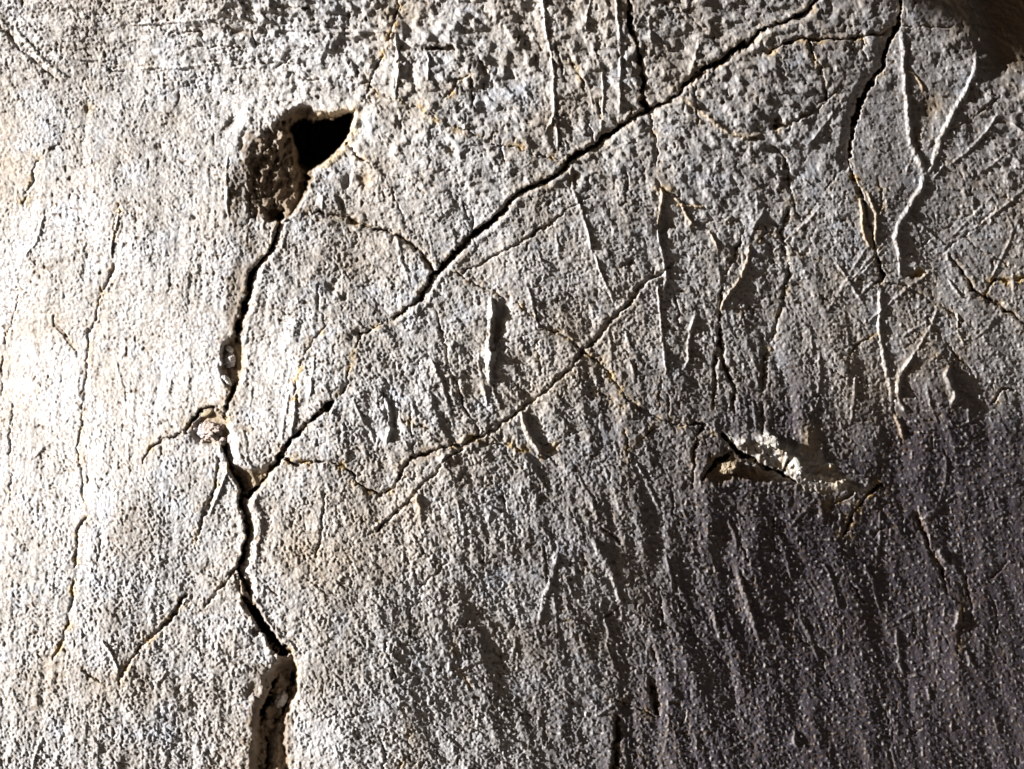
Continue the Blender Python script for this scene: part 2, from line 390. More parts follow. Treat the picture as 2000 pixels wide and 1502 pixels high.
crack([(706,200,3),(712,188,5),(722,166,4),(735,130,5),(741,112,6),(750,92,3),(765,62,3),(776,30,5),(780,12,4),(776,-40,5)], 13, 4, 3, ochre=.95, broken=.2)
crack([(722,168,3),(735,180,4),(758,192,3),(773,193,3)], 9, 3, 3, ochre=.5)
crack([(236,400,4),(228,440,4),(222,480,5),(221,510,5),(217,540,6),(200,573,3),(193,600,5),(190,622,6),(176,648,5),(173,690,5),(170,740,5),(165,775,6),(160,800,4),(157,840,5),(155,880,4),(154,905,5),(160,940,4),(164,985,3)], 8, 3, 4, ochre=.5, broken=.45)
crack([(170,1008,4),(156,1030,8),(150,1060,6),(147,1100,6),(140,1160,6),(138,1185,6),(126,1225,6),(118,1262,8),(104,1286,4)], 11, 5, 3, ochre=.8, broken=.35)
crack([(105,618,4),(112,638,7),(124,655,7),(136,670,6),(143,676,4),(152,695,2)], 9, 2, 3, ochre=.4)
crack([(74,315,3),(68,335,6),(60,360,7),(52,374,8),(46,400,4)], 9, 2, 3, ochre=.7, broken=.3)
crack([(36,575,4),(24,620,3),(14,660,3),(7,690,5),(5,730,6),(4,770,4)], 8, 2, 3, ochre=.3, broken=.4)
crack([(24,800,3),(15,838,5),(16,866,5),(14,900,3),(22,930,5),(20,980,3)], 8, 2, 3, ochre=.3, broken=.4)
crack([(362,1166,8),(350,1182,8),(338,1200,8),(324,1220,6),(300,1236,4),(275,1258,5),(262,1278,5),(248,1298,4),(236,1318,6),(232,1332,4)], 12, 4, 3, ochre=.8)
crack([(430,895,5),(427,930,6),(418,955,6),(404,985,6),(395,1010,5),(387,1035,4),(384,1055,4)], 12, 3, 3, ochre=.6)
crack([(636,634,7),(628,642,6),(614,660,4),(596,690,2),(586,712,4),(578,748,3),(574,775,4)], 8, 2, 3, ochre=.95, broken=.2)
crack([(850,600,3),(862,640,5),(868,670,5),(878,710,5),(884,738,6),(896,768,6),(905,790,7),(916,815,4),(928,830,4),(936,850,4)], 9, 4, 3, ochre=.2, broken=.2)
crack([(680,276,4),(688,290,4),(694,301,4),(708,312,5),(726,324,3)], 12, 2, 1.5, ochre=.9)
crack([(915,150,2),(895,158,3),(880,176,4),(870,190,3)], 8, 3, 3, ochre=.95)
crack([(930,110,2),(938,124,6),(946,141,8),(952,148,3)], 14, 4, 2, ochre=.3)
crack([(832,97,4),(845,96,8),(862,97,5),(878,90,9),(886,98,4)], 12, 3, 3, ochre=.3)
crack([(1165,195,3),(1169,212,6),(1175,232,5)], 10, 3, 2, ochre=.2)
crack([(1980,764,3),(1962,760,5),(1950,770,4),(1935,786,2)], 10, 4, 2, ochre=.4)
crack([(1705,648,3),(1688,662,3),(1674,676,4),(1662,690,3)], 8, 4, 2, ochre=.8)
crack([(1205,1400,4),(1206,1430,9),(1204,1465,9),(1200,1500,10),(1196,1560,8)], 14, 9, 7, ochre=.1)
crack([(1268,1325,3),(1278,1350,10),(1284,1378,12),(1286,1392,6)], 14, 9, 6, ochre=.1)
crack([(1792,1000,5),(1800,1030,8),(1812,1062,6),(1840,1110,4),(1850,1160,3)], 12, 7, 6, ochre=.1)
crack([(1400,640,4),(1412,700,5),(1430,760,6),(1432,800,4)], 12, 8, 6, ochre=.1, part=False)
crack([(1488,660,3),(1490,740,5),(1487,800,4),(1492,845,3)], 8, 9, 7, ochre=.1, part=False, broken=.3)
crack([(635,964,2),(633,1000,3),(628,1050,3),(622,1085,2)], 6, 3, 3, ochre=0, part=False)
crack([(320,60,2),(345,64,3),(385,62,3),(400,80,2)], 6, 3, 3, ochre=.1, part=False)
crack([(0,50,4),(16,66,6),(40,92,3),(80,130,3),(120,160,2)], 6, 3, 3, ochre=.2, part=False)
crack([(1765,690,2),(1800,650,2),(1830,700,2)], 4, 2, 2, part=False, ochre=.3)

# ------------------------------------------------------------------ raised veins and edges
ridge([(1760,58,11),(1765,85,10),(1766,130,10),(1768,170,10),(1773,210,11),(1776,250,11),(1781,282,12),(1795,312,11),(1806,340,11)], 12, skew=7, name='vein', label='smooth pale vein with a steep shaded right side')
ridge([(1806,338,11),(1802,365,11),(1784,392,11),(1767,418,11),(1754,443,10),(1749,465,10),(1757,500,8),(1758,540,5)], 11, name='vein')
ridge([(1894,2,4),(1905,22,5),(1915,45,5),(1917,72,6),(1910,86,5)], 5, name='vein')
ridge([(1908,100,8),(1905,125,10),(1903,145,10),(1893,168,11),(1878,192,11),(1862,220,12),(1850,245,13),(1838,270,14),(1832,295,12),(1822,320,10),(1812,340,7)], 10, name='vein', pale=.4)
ridge([(1720,560,8),(1719,600,9),(1718,650,8),(1724,690,9),(1733,740,10),(1739,768,10),(1744,800,8)], 8, name='vein', pale=.5)
ridge([(1750,812,7),(1757,832,9),(1765,858,7)], 8, name='vein', ochre=.3)
ridge([(1745,782,7),(1757,788,9),(1768,802,7)], 8, name='vein', pale=.7)
ridge([(1786,688,5),(1772,712,8),(1758,735,11),(1752,758,12),(1756,775,8)], 13, skew=12)
ridge([(1853,712,8),(1850,735,14),(1858,758,15),(1868,772,14),(1858,792,8)], 13, skew=10)
ridge([(1870,612,4),(1872,650,5),(1884,674,4)], 5)
ridge([(1854,545,5),(1864,562,7),(1876,582,5)], 7)
ridge([(1061,-20,6),(1063,40,6),(1070,80,6),(1075,112,6),(1081,150,7),(1081,195,7),(1083,220,7),(1088,250,5),(1090,290,4)], 8, skew=14, pale=.5)
ridge([(1082,222,5),(1076,240,6),(1066,252,4)], 6)
ridge([(1200,-20,5),(1206,30,6),(1210,70,6),(1212,120,6),(1210,170,6),(1211,210,6),(1208,240,5)], 6.5, skew=12, pale=.5)
ridge([(1176,140,4),(1178,180,5),(1177,215,5),(1172,262,5)], 5, pale=.4)
ridge([(1152,0,4),(1147,30,5),(1144,62,3)], 4)
ridge([(1113,318,8),(1116,345,6),(1121,375,6),(1131,400,7),(1141,430,6),(1150,462,5),(1158,495,4)], 7, skew=12, pale=.4)
ridge([(1160,495,4),(1172,530,4),(1188,565,5),(1198,595,4)], 5)
ridge([(771,60,5),(775,85,6),(778,120,6),(776,160,5),(773,192,4)], 7, skew=9, pale=.5)
ridge([(836,100,4),(838,130,5),(836,158,4)], 6, skew=9)
ridge([(958,578,8),(961,610,12),(958,640,12),(955,668,14),(962,690,16),(956,715,12),(957,750,9)], 13, sharp=1.0, skew=22, pale=.5)
ridge([(1016,800,6),(1022,822,10),(1030,845,11),(1042,865,12),(1056,884,9)], 11, skew=9, pale=.5, ochre=.2)
ridge([(745,770,4),(757,790,8),(762,815,10),(760,840,10),(752,868,6)], 9, skew=12, pale=.4)
ridge([(1360,612,7),(1348,640,7),(1344,668,7),(1345,700,6),(1338,720,4)], 7, skew=9)
ridge([(1284,440,4),(1290,480,6),(1298,515,7),(1301,545,6),(1295,575,4)], 7, skew=9, pale=.5)
ridge([(1285,552,5),(1288,600,5),(1292,640,6),(1297,690,6),(1302,735,5)], 6, skew=9)
ridge([(1334,194,6),(1352,205,8),(1375,222,8),(1400,243,8),(1428,262,8),(1460,268,8),(1488,264,6)], 7, ochre=.5)
ridge([(1466,478,5),(1460,510,7),(1448,540,7),(1430,565,6),(1412,590,5),(1406,610,4)], 8, ochre=.4, skew=8)
ridge([(446,300,4),(441,345,7),(443,385,6),(445,428,4)], 5, pale=.3, name='ridge')
ridge([(545,285,5),(545,305,8),(541,325,5)], 8, part=False, pale=.5)
ridge([(1155,1050,10),(1172,1075,15),(1190,1108,16),(1202,1140,12),(1212,1180,8)], 9, skew=14, pale=.15)
ridge([(1090,1070,8),(1080,1120,11),(1065,1165,11),(1052,1220,8)], 6, skew=12, pale=.1)
ridge([(1442,1120,9),(1455,1165,13),(1468,1205,13),(1482,1250,8)], 9, skew=14, pale=.2)
ridge([(1392,1190,7),(1400,1222,12),(1408,1250,8)], 7, skew=12, pale=.2)
ridge([(1962,232,5),(1948,225,6),(1935,245,6),(1910,275,6),(1885,300,6),(1856,322,5)], 7, skew=6)
ridge([(1975,240,6),(1990,250,7),(2010,268,6)], 8, skew=6)
ridge([(1822,348,5),(1835,335,5),(1843,325,4)], 5)
ridge([(1680,385,5),(1684,410,7),(1685,440,7),(1690,465,7),(1702,486,5)], 8, ochre=.5, part=True)
ridge([(1693,375,5),(1703,398,8),(1711,420,8),(1710,450,7),(1711,480,5)], 8, ochre=.4)
ridge([(1770,135,4),(1788,150,5),(1800,165,6),(1804,178,4)], 6, ochre=.6)
ridge([(1316,386,5),(1330,398,6),(1342,420,7),(1352,440,6)], 8, ochre=.5)
ridge([(1292,365,4),(1296,385,6),(1290,410,6),(1286,440,5)], 7, ochre=.4, skew=7)
ridge([(1320,400,4),(1345,402,5),(1375,405,4)], 6, ochre=.7)
ridge([(1385,450,4),(1396,470,5),(1402,490,4)], 5, ochre=.4)
ridge([(199,1250,4),(212,1270,6),(224,1290,6),(232,1312,4)], 5, skew=0, pale=.6)
ridge([(578,765,5),(576,800,6),(570,835,6),(566,860,4)], 6, skew=7, pale=.5)
ridge([(447,880,5),(440,930,6),(424,970,7),(408,1005,5)], 6, pale=.5)
ridge([(85,420,5),(78,450,7),(66,480,6),(48,500,4)], 4, pale=.5)
ridge([(234,405,5),(226,440,6),(219,470,5),(216,500,4)], 5, part=False, pale=.4)
ridge([(30,55,7),(60,95,9),(95,128,8),(130,150,6)], 5, part=False, pale=.5)
ridge([(1830,600,3),(1822,630,5),(1800,670,5),(1785,690,4)], 4, part=False)
ridge([(1602,770,3),(1590,800,5),(1582,790,3)], 5, part=False)
ridge([(1834,1075,8),(1843,1092,11),(1850,1100,6)], 9, part=False, skew=8)
ridge([(1872,1192,8),(1870,1215,11),(1862,1225,6)], 9, part=False, skew=8)
ridge([(1752,1225,5),(1752,1250,8),(1758,1300,8),(1765,1320,5)], 6, part=False, skew=8)
ridge([(1888,1270,6),(1895,1290,9),(1905,1302,5)], 7, part=False, skew=8)
ridge([(1812,1345,6),(1817,1368,8)], 7, part=False, skew=8)
ridge([(1552,1425,5),(1552,1450,9),(1560,1460,5)], 8, part=False, skew=8)
for (x0_, y0_, x1_, y1_, w_) in [(1420,1010,1440,1070,9),(1300,1085,1312,1150,7),(1520,1040,1545,1130,9),(1610,1100,1640,1190,8),(930,700,950,790,7),(840,700,880,800,8),(1240,900,1290,1000,9),(1130,930,1170,1020,8),(1560,1200,1600,1290,9),(1690,1100,1720,1200,8),(1470,780,1475,840,8),(1600,690,1597,770,7),(1670,740,1660,830,7),(1215,640,1232,680,7),(1228,700,1240,750,7),(1030,560,1050,640,5)]:
    ridge([(x0_, y0_, w_*.6), ((x0_+x1_)/2+3, (y0_+y1_)/2, w_*1.2), (x1_, y1_, w_*.6)], 4.5, part=False, skew=10, pale=.1)

# faint scratches and hairlines all over the face
rs = np.random.RandomState(5)
for q in range(230):
    x_, y_ = rs.uniform(20, 1980), rs.uniform(10, 1490)
    up = rs.rand() < .72
    lean = (12 if x_ > 650 else -5) + rs.normal(0, 9)
    ang_ = math.radians(90-lean if up else rs.choice([-38, -30, 35, 20])+rs.normal(0, 8))
    ln_ = rs.uniform(30, 170)*(1 if up else .8)
    k_ = 5; pts_ = []; a_ = ang_
    for i_ in range(k_):
        pts_.append((x_, y_, 1.2+rs.rand()*2.6*(0 < i_ < k_-1)))
        x_ += math.cos(a_)*ln_/k_; y_ += math.sin(a_)*ln_/k_; a_ += rs.normal(0, .10)
    if x_ < 480 and q % 3: continue
    if rs.rand() < .55:
        ridge([(a, b, c*2.6) for a, b, c in pts_], rs.uniform(1.5, 3.8), part=False, skew=rs.choice([0, 9, 14]), pale=.15)
    else:
        crack([(a, b, c+1.4) for a, b, c in pts_], rs.uniform(4, 9), rs.uniform(2, 6), 2, ochre=rs.choice([0, 0, .5]), part=False, broken=.3, seed=q)

for q in range(46):
    if q < 32: x_, y_, a_ = rs.uniform(1430, 1960), rs.uniform(230, 700), rs.choice([38, -42, -60, 30, 55])+rs.normal(0, 7)
    else: x_, y_, a_ = rs.uniform(0, 700), rs.uniform(15, 150), rs.normal(4, 8)
    ln_ = rs.uniform(60, 190); dx_, dy_ = math.cos(math.radians(a_))*ln_, math.sin(math.radians(a_))*ln_
    pts_ = [(x_, y_, 1.8), (x_+dx_*.5+rs.normal(0, 3), y_+dy_*.5+rs.normal(0, 3), 3.4), (x_+dx_, y_+dy_, 1.6)]
    if q % 3: ridge([(a, b, c*1.9) for a, b, c in pts_], rs.uniform(2.5, 4), part=False, pale=.2)
    else: crack([(a, b, c+1) for a, b, c in pts_], 5, 3, 2, ochre=.2, part=False, broken=.3, seed=q+300)

# ------------------------------------------------------------------ hollows, the deep hole
def notch(ys, left, right, depth, dirt_shade=.9, ochre=.3, gam=1.0):
    sl = (slice(*np.searchsorted(va, [ys[0]-20, ys[-1]+20])), slice(*np.searchsorted(ua, [min(left)-30, max(right)+30])))
    x, y = wu[sl], wv[sl]
    l_ = np.interp(y, ys, left)+13*gnoise(x/24, y/20, 93)+6*gnoise(x/9, y/9, 94); r_ = np.interp(y, ys, right); dp = np.interp(y, ys, depth)
    ends = sstep(ys[0]-8, ys[0]+8, y)*sstep(ys[-1]+8, ys[-1]-8, y)
    t = np.clip((x-l_)/(r_-l_), 0, 1)
    m = t**gam*(1-sstep(r_-1, r_+5, x))*ends
    rgh = gnoise(x/16, y/22, 61)+.6*gnoise(x/7, y/9, 62)
    H[sl] -= dp*m - 9*rgh*np.minimum(1, m*3)
    DIRT_SHADE[sl] = np.maximum(DIRT_SHADE[sl], dirt_shade*np.clip(m*2.5-rgh*.6, 0, 1)*(m > .01)); OCHRE[sl] = np.maximum(OCHRE[sl], ochre*m)
notch([212,240,262,280,320,345,365,385,405,432], [556,528,505,482,464,458,454,452,456,466], [600,600,600,598,592,603,597,589,580,562], [8,34,48,56,66,64,58,48,30,14], gam=1.15, dirt_shade=.85)
ridge([(540,272,5),(546,290,9),(546,305,10),(543,326,6)], 9, part=False, pale=.5)
notch([300,330,350,372,392], [585,580,578,576,574], [606,610,604,596,588], [10,26,34,30,10], gam=.8)
hollow([(520,412),(536,406),(552,416),(556,432),(540,436),(522,432)], 30, 7, dirt_shade=1, soft=False)
dent(501,330,7,14,0,16,.8)
hollow([(550,238),(574,214),(586,203),(606,207),(622,220),(648,222),(666,216),(690,216),(660,240),(600,248),(562,250)], 26, 12, dirt_shade=.75, ochre=.2, soft=False)
HOLE = [(693,218),(690,232),(685,258),(676,276),(662,293),(640,314),(618,329),(602,338),(589,331),(581,321),(580,304),(575,286),(569,268),(563,254),(565,244),(580,235),(596,229),(610,235),(630,229),(650,231),(668,221)]
sl, sd = poly_sd(HOLE, U+1.8*gnoise(U/9, V/9, 40), V+(1.6+2*sstep(300,240,V))*gnoise(U/7, V/8, 41), 60)
H[sl] -= 60*(1-sstep(-5, 1.2, sd)) + 290*(1-sstep(-11-10*sstep(300, 330, V[sl]), -1, sd)) + 4*(1-sstep(0, 7, sd))
H[sl] += 16*(1-sstep(-14, -8, sd))*0
DIRT_SHADE[sl] = np.maximum(DIRT_SHADE[sl], 1-sstep(-4, 1, sd))
PALE[sl] = np.maximum(PALE[sl], 0.9*np.exp(-((sd-10)/16)**2)*sstep(640, 690, U[sl]))
OCHRE[sl] = np.maximum(OCHRE[sl], 0.6*np.exp(-((sd-5)/9)**2)*(V[sl] < 330))
k = new_part('hole', 'deep black hole with a brown sloping left rim')
PART[sl] = np.where(sd < 0.5, k, PART[sl])
# cavity full of rubble in the left crack
hollow([(447,655),(470,650),(478,680),(478,720),(474,752),(462,770),(446,756),(432,736),(431,700),(434,672)], 20, 9, dirt_shade=.7, ochre=.5, soft=False)
dent(456,715,4,5,0,22,.9); dent(436,716,4,12,20,10,.6)
# the dark basin under the bottom break
notch([1280,1300,1340,1400,1450,1502,1640], [538,518,505,497,494,490,486], [574,577,575,556,552,558,560], [13,42,48,42,38,36,34], dirt_shade=.8, gam=1.2)
notch([1130,1165,1200,1240,1275], [452,458,480,498,520], [482,490,510,532,560], [4,12,16,16,6], dirt_shade=.5, ochre=.5)
hollow([(545,1285),(575,1290),(578,1320),(566,1370),(548,1410),(540,1460),(530,1502),(530,1600),(490,1600),(488,1500),(492,1440),(495,1400),(500,1385),(520,1340)], 20, 20, dirt_shade=.75, ochre=.35)
hollow([(395,800),(425,800),(436,812),(450,826),(452,850),(440,866),(410,872),(385,868),(372,850),(378,826)], 12, 12, dirt_shade=.5, ochre=.5)
hollow([(448,905),(500,915),(530,905),(540,915),(515,945),(488,972),(470,970),(455,935)], 14, 14, dirt_shade=.6, ochre=.6, soft=False)
hollow([(1380,935),(1385,905),(1420,880),(1440,885),(1460,905),(1500,920),(1530,930),(1500,945),(1440,940),(1400,950)], 14, 16, dirt_shade=.8, ochre=.35, soft=False)
hollow([(1870,-60),(1890,20),(1910,110),(1930,150),(2000,165),(2200,180),(2200,-100)], 30, 50, dirt_shade=.85, ochre=.15)  # top right corner shadow, carved and browned into the wall
hollow([(1776,545),(1783,528),(1800,520),(1812,535),(1800,548)], 9, 7, dirt_shade=.5, ochre=1.0, soft=False)
dent(1810,215,14,40,-12,5,.8); dent(1792,265,9,26,-10,5,.7); dent(1825,205,16,16,0,5,.6,.3)
dent(1228,511,9,7,0,9,.6); dent(975,640,14,34,4,10,.5); dent(985,600,10,28,8,6,.4)  # last two: shadow right of the big ridge, carved and browned in
dent(648,562,10,13,10,7,.5); dent(672,585,6,9,30,6,.5); dent(712,352,12,14,0,6,.6,.5)
dent(680,352,4,14,20,6,.4); dent(667,400,5,22,-15,6,.4); dent(222,525,5,14,15,6,.3)
dent(770,820,10,22,-5,7,.4); dent(700,655,22,10,-25,6,.4); dent(680,755,14,12,0,8,.5)  # first: shadow right of the ridge, carved and browned in
dent(378,425,7,6,0,7,.7); dent(312,285,10,6,-20,6,.5,.3); dent(175,215,12,8,-30,5,.4,.6)
dent(470,280,5,16,15,7,.5,.2); dent(450,240,6,20,30,7,.6); dent(470,60,30,8,10,5,.4,.3)
dent(480,838,22,8,8,3,.4,.3); dent(805,140,10,20,10,7,.4); dent(1000,140,12,20,0,5,.3)  # first: cast shadow of the wedged stone, browned into the plaster
dent(925,240,16,24,10,8,.5); dent(880,295,10,8,40,8,.5,.3); dent(1120,350,10,14,0,8,.5,.4)
dent(1300,440,14,20,0,9,.6); dent(560,1310,14,22,0,12,.5,.3); dent(495,1345,12,20,20,8,.6,.3)
dent(1185,262,16,8,-35,12,.7,.4); dent(1350,150,20,8,-38,10,.6,.2); dent(770,30,30,14,10,5,.5,.3)
dent(1500,862,26,18,10,-14,0,0,pale=.8); dent(1530,878,16,18,0,-10,0,0,pale=.9,)
dent(1555,905,15,30,-25,-9,0,0,pale=.9); dent(1580,860,20,30,10,-4,0,.5,pale=.5)
dent(1635,940,26,9,20,-7,0,.5,pale=.5); dent(1490,74,20,13,-20,-9,0,.3,pale=.9)
dent(1425,912,20,13,-25,-14,.6,.6); dent(1478,925,28,9,12,-9,.7,.5)
dent(868,900,10,8,-40,-8,0,0,pale=.9); dent(570,1330,4,4,0,0)
dent(1450,870,14,18,20,-9,0,0,pale=.5); dent(960,690,16,12,0,-6,0,0,pale=.6)
dent(815,985,6,26,-15,-6,0,.6,pale=.7)

# slabs stand at slightly different heights along the main breaks
# ------------------------------------------------------------------ grain, pits
x5, y5 = rot(U, V, 40)
_, sdl = 0, np.hypot((U-1545-(V-900)*.3)/118, (V-908-(U-1545)*.32)/40)+.35*gnoise(U/30, V/26, 76)+.2*gnoise(U/11, V/11, 77)
ledge = sstep(1.25, .55, sdl)
g1 = gnoise(U/5.6, V/5.6, 51)
g2 = gnoise(x5/11.5, y5/7.5, 52)
g3 = gnoise(U/3.7, V/3.7, 53)
cov = sstep(-.5, .6, gnoise(U/46, V/46, 54)+.6*gnoise(U/21, V/26, 58)+.1)
calm = 1-0.55*sstep(.2, .9, np.clip(PALE, 0, 1))*(1-ledge)
# brown patches left of the hole, along the left crack and in the basin
sm = np.hypot((U-525)/78, (V-345)/100)+.5*gnoise(U/34, V/44, 95)+.3*gnoise(U/11, V/13, 96)
DIRT_SHADE[:] = np.maximum(DIRT_SHADE, .85*sstep(1.05, .6, sm)*sstep(692, 600, U))
sm3 = np.hypot((U-464+.12*(V-600))/26, (V-610)/190)+.55*gnoise(U/26, V/40, 101)+.35*gnoise(U/9, V/11, 102)
DIRT_SHADE[:] = np.maximum(DIRT_SHADE, .7*sstep(1.1, .55, sm3))
sm2 = np.hypot((U-525)/55, (V-1420)/130)+.5*gnoise(U/30, V/44, 97)+.3*gnoise(U/11, V/13, 98)
DIRT_SHADE[:] = np.maximum(DIRT_SHADE, .7*sstep(1.05, .6, sm2))
amp = grain*calm*(0.62+0.62*cov)
fr = 1.75*np.maximum(g1, -0.6) + 0.95*g2 + 1.15*g3
H += .9*inner*amp*fr
pn = gnoise(U/8.5, V/11.5, 55)+.3*g1
DIRT_SHADE[:] = np.maximum(DIRT_SHADE, .95*inner*sstep(.35, 1.7, -fr-.5*gnoise(U/24, V/30, 85))*(.55+.45*sstep(-.4, .5, gnoise(U/130, V/110, 86))))
clus = sstep(-.2, .5, gnoise(U/70, V/70, 56)+.5*gnoise(U/28, V/28, 59))
H -= inner*np.maximum(0, pn-0.36)*8.5*clus*(0.6+.5*lump)
DIRT_SHADE[:] = np.maximum(DIRT_SHADE, 0.85*sstep(.30, .60, pn)*clus)
DIRT_SHADE[:] = np.maximum(DIRT_SHADE, .45*sstep(.1, .9, gnoise(U/13, V/17, 73)+.5*gnoise(U/5, V/5, 74)-.1)*sstep(-.2, .5, gnoise(U/160, V/120, 75)))
# small standing grains (lower right), their raking-light glints painted pale
pk = gnoise(U/7.0, V/7.0, 57)
low = sstep(300, 1500, U*0.7+V*0.75-450)
H += inner*np.maximum(0, pk-0.30)*5.0*low
PALE[:] = np.maximum(PALE, .5*low*sstep(.34, .6, pk))
# purplish brown plaster of the lower right, darkened to paint the light's fall-off, patchy edged
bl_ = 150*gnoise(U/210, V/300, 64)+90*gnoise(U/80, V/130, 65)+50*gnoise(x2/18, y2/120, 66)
SHADE_TINT = sstep(-330, 380, U-1200+.9*bl_+.25*(V-900))*sstep(-130, 170, V-740+.55*bl_)*(1.0+.14*gnoise(x2/14, y2/90, 67))
SHADE_TINT = np.maximum(SHADE_TINT, .42*sstep(950, 1750, U+.7*bl_)*(.8+.3*gnoise(U/60, V/90, 103)))  # fainter darkening over the whole right side, painting weaker light
SHADE_TINT *= 1-.9*ledge
PALE[:] = np.maximum(PALE, ledge*np.clip(.35+.8*gnoise(U/16, V/16, 78), 0, .9)); OCHRE[:] = np.maximum(OCHRE, ledge*np.clip(.9*gnoise(U/22, V/22, 79)-.05, 0, .7))
H += ledge*(5*gnoise(U/19, V/17, 80)+3.5*gnoise(U/8, V/8, 81))*sstep(1.3, .9, np.abs(V-912-(U-1560)*.32+26)/40)
# top right corner shadow painted brown into the plaster
sc_ = sstep(-60, 60, (U-1850)*.8-(V-60)*.75+50*gnoise(U/60, V/60, 68)+22*gnoise(U/18, V/18, 69))
DIRT_SHADE[:] = np.maximum(DIRT_SHADE, .5*sc_*(.7+.5*gnoise(U/12, V/12, 70)))

# ------------------------------------------------------------------ materials
def mat_plaster(name, c_lo, c_hi, attrs=True, rough=0.72, bump=0.35):
    m = bpy.data.materials.new(name); m.use_nodes = True
    t = m.node_tree; N = t.nodes; K = t.links
    b = N['Principled BSDF']
    b.inputs['Roughness'].default_value = rough
    b.inputs['Specular IOR Level'].default_value = 0.45
    geo = N.new('ShaderNodeNewGeometry')
    def noise(scale, det=4, r=.6):
        n = N.new('ShaderNodeTexNoise'); n.inputs['Scale'].default_value = scale
        n.inputs['Detail'].default_value = det; n.inputs['Roughness'].default_value = r
        K.new(geo.outputs['Position'], n.inputs['Vector']); return n
    def mix(a, bb, f):
        x = N.new('ShaderNodeMix'); x.data_type = 'RGBA'
        for src, idx in ((a, 6), (bb, 7)):
            if isinstance(src, tuple): x.inputs[idx].default_value = (*src, 1)
            else: K.new(src, x.inputs[idx])
        if isinstance(f, float): x.inputs[0].default_value = f
        else: K.new(f, x.inputs[0])
        return x.outputs[2]
    def ramp(src, a, bb):
        r = N.new('ShaderNodeMapRange'); r.inputs[1].default_value = a; r.inputs[2].default_value = bb
        K.new(src, r.inputs[0]); return r.outputs[0]
    c = mix(c_lo, c_hi, ramp(noise(14, 5).outputs[0], .35, .65))
    fine = noise(430, 3, .7)
    c = mix(c, (c_lo[0]*.55, c_lo[1]*.50, c_lo[2]*.46), ramp(fine.outputs[0], .56, .82))
    c = mix(c, (.47, .50, .57), ramp(noise(30, 4).outputs[0], .54, .78))
    c = mix(c, (.37, .29, .205), ramp(noise(6, 6, .72).outputs[0], .48, .84))
    if attrs:
        for an, col, gain in (('shade_tint', (.047, .037, .052), .96), ('pale', (.60, .585, .56), .8), ('ochre', (.40, .27, .105), .95), ('dirt_shade', (.125, .080, .040), .95)):
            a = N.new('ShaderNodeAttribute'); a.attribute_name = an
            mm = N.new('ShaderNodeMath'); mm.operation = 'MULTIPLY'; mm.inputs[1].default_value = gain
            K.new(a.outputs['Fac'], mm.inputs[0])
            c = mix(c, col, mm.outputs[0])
    K.new(c, b.inputs['Base Color'])
    bp = N.new('ShaderNodeBump'); bp.inputs['Strength'].default_value = bump; bp.inputs['Distance'].default_value = 0.0012
    fb = noise(800, 3, .65)
    K.new(fb.outputs[0], bp.inputs['Height']); K.new(bp.outputs[0], b.inputs['Normal'])
    return m
M_PLASTER = mat_plaster('rough_plaster', (.372, .350, .332), (.482, .479, .490))
M_STONE = mat_plaster('pink_white_stone', (.36, .28, .25), (.50, .43, .41), attrs=False, rough=.9, bump=.8)
M_TAN = mat_plaster('tan_stone', (.34, .27, .17), (.46, .38, .26), attrs=False)
M_WHITE = mat_plaster('white_chip', (.58, .57, .56), (.70, .69, .68), attrs=False)
M_PALE = mat_plaster('pale_flake', (.36, .35, .31), (.46, .46, .44), attrs=False)
M_EARTH = mat_plaster('brown_earth', (.15, .11, .07), (.25, .20, .13), attrs=False)

# ------------------------------------------------------------------ which slab every face belongs to
def xy(c): return [(p[0], p[1]) for p in c]
c1 = xy(C1)+[(700,655),(672,764),(643,787),(577,848),(543,900),(480,968)]
c2 = [(776,-900),(776,-40),(780,12),(765,62),(741,112),(722,166),(706,200),(640,250),(600,330),(588,385),(548,418)]+xy(C2a)[1:]+[(456,720),(460,760),(438,812),(436,862),(465,935),(480,968)]
c2low = [(480,968),(479,1012),(481,1040),(474,1085),(464,1106),(478,1137),(480,1172),(505,1206),(530,1252),(569,1272),(574,1302),(549,1392),(524,1448),(522,1486),(526,1540),(515,1640),(500,2400)]
c7 = [(1222,-900),(1222,-50),(1228,28),(1245,95),(1253,135),(1257,195),(1262,218)]
c9 = [(480,968),(560,900),(616,903),(690,928),(740,968),(783,928),(806,896),(868,873),(930,855),(980,828),(1040,783),(1095,738),(1140,686)]
c12 = [(1140,686),(1195,735),(1250,800),(1330,826),(1382,831),(1425,862),(1477,903),(1540,930),(1640,980),(1700,962),(1760,860)]
c3 = [(1790,-900),(1752,-70),(1757,0),(1756,48),(1738,80),(1724,134),(1694,172),(1676,215),(1660,272),(1655,318),(1678,375),(1702,452),(1715,513),(1718,552)]
r1 = [(1756,48),(1766,130),(1773,210),(1781,282),(1806,340),(1784,392),(1754,443),(1757,500),(1750,545),(1718,552)]
r3 = [(1718,552),(1719,600),(1724,690),(1739,768),(1757,832),(1760,860)]
c1a = [p for p in xy(C1)]
iA = c1a.index((1270,216)) if (1270,216) in c1a else 18
topR = c1a[:iA+1]
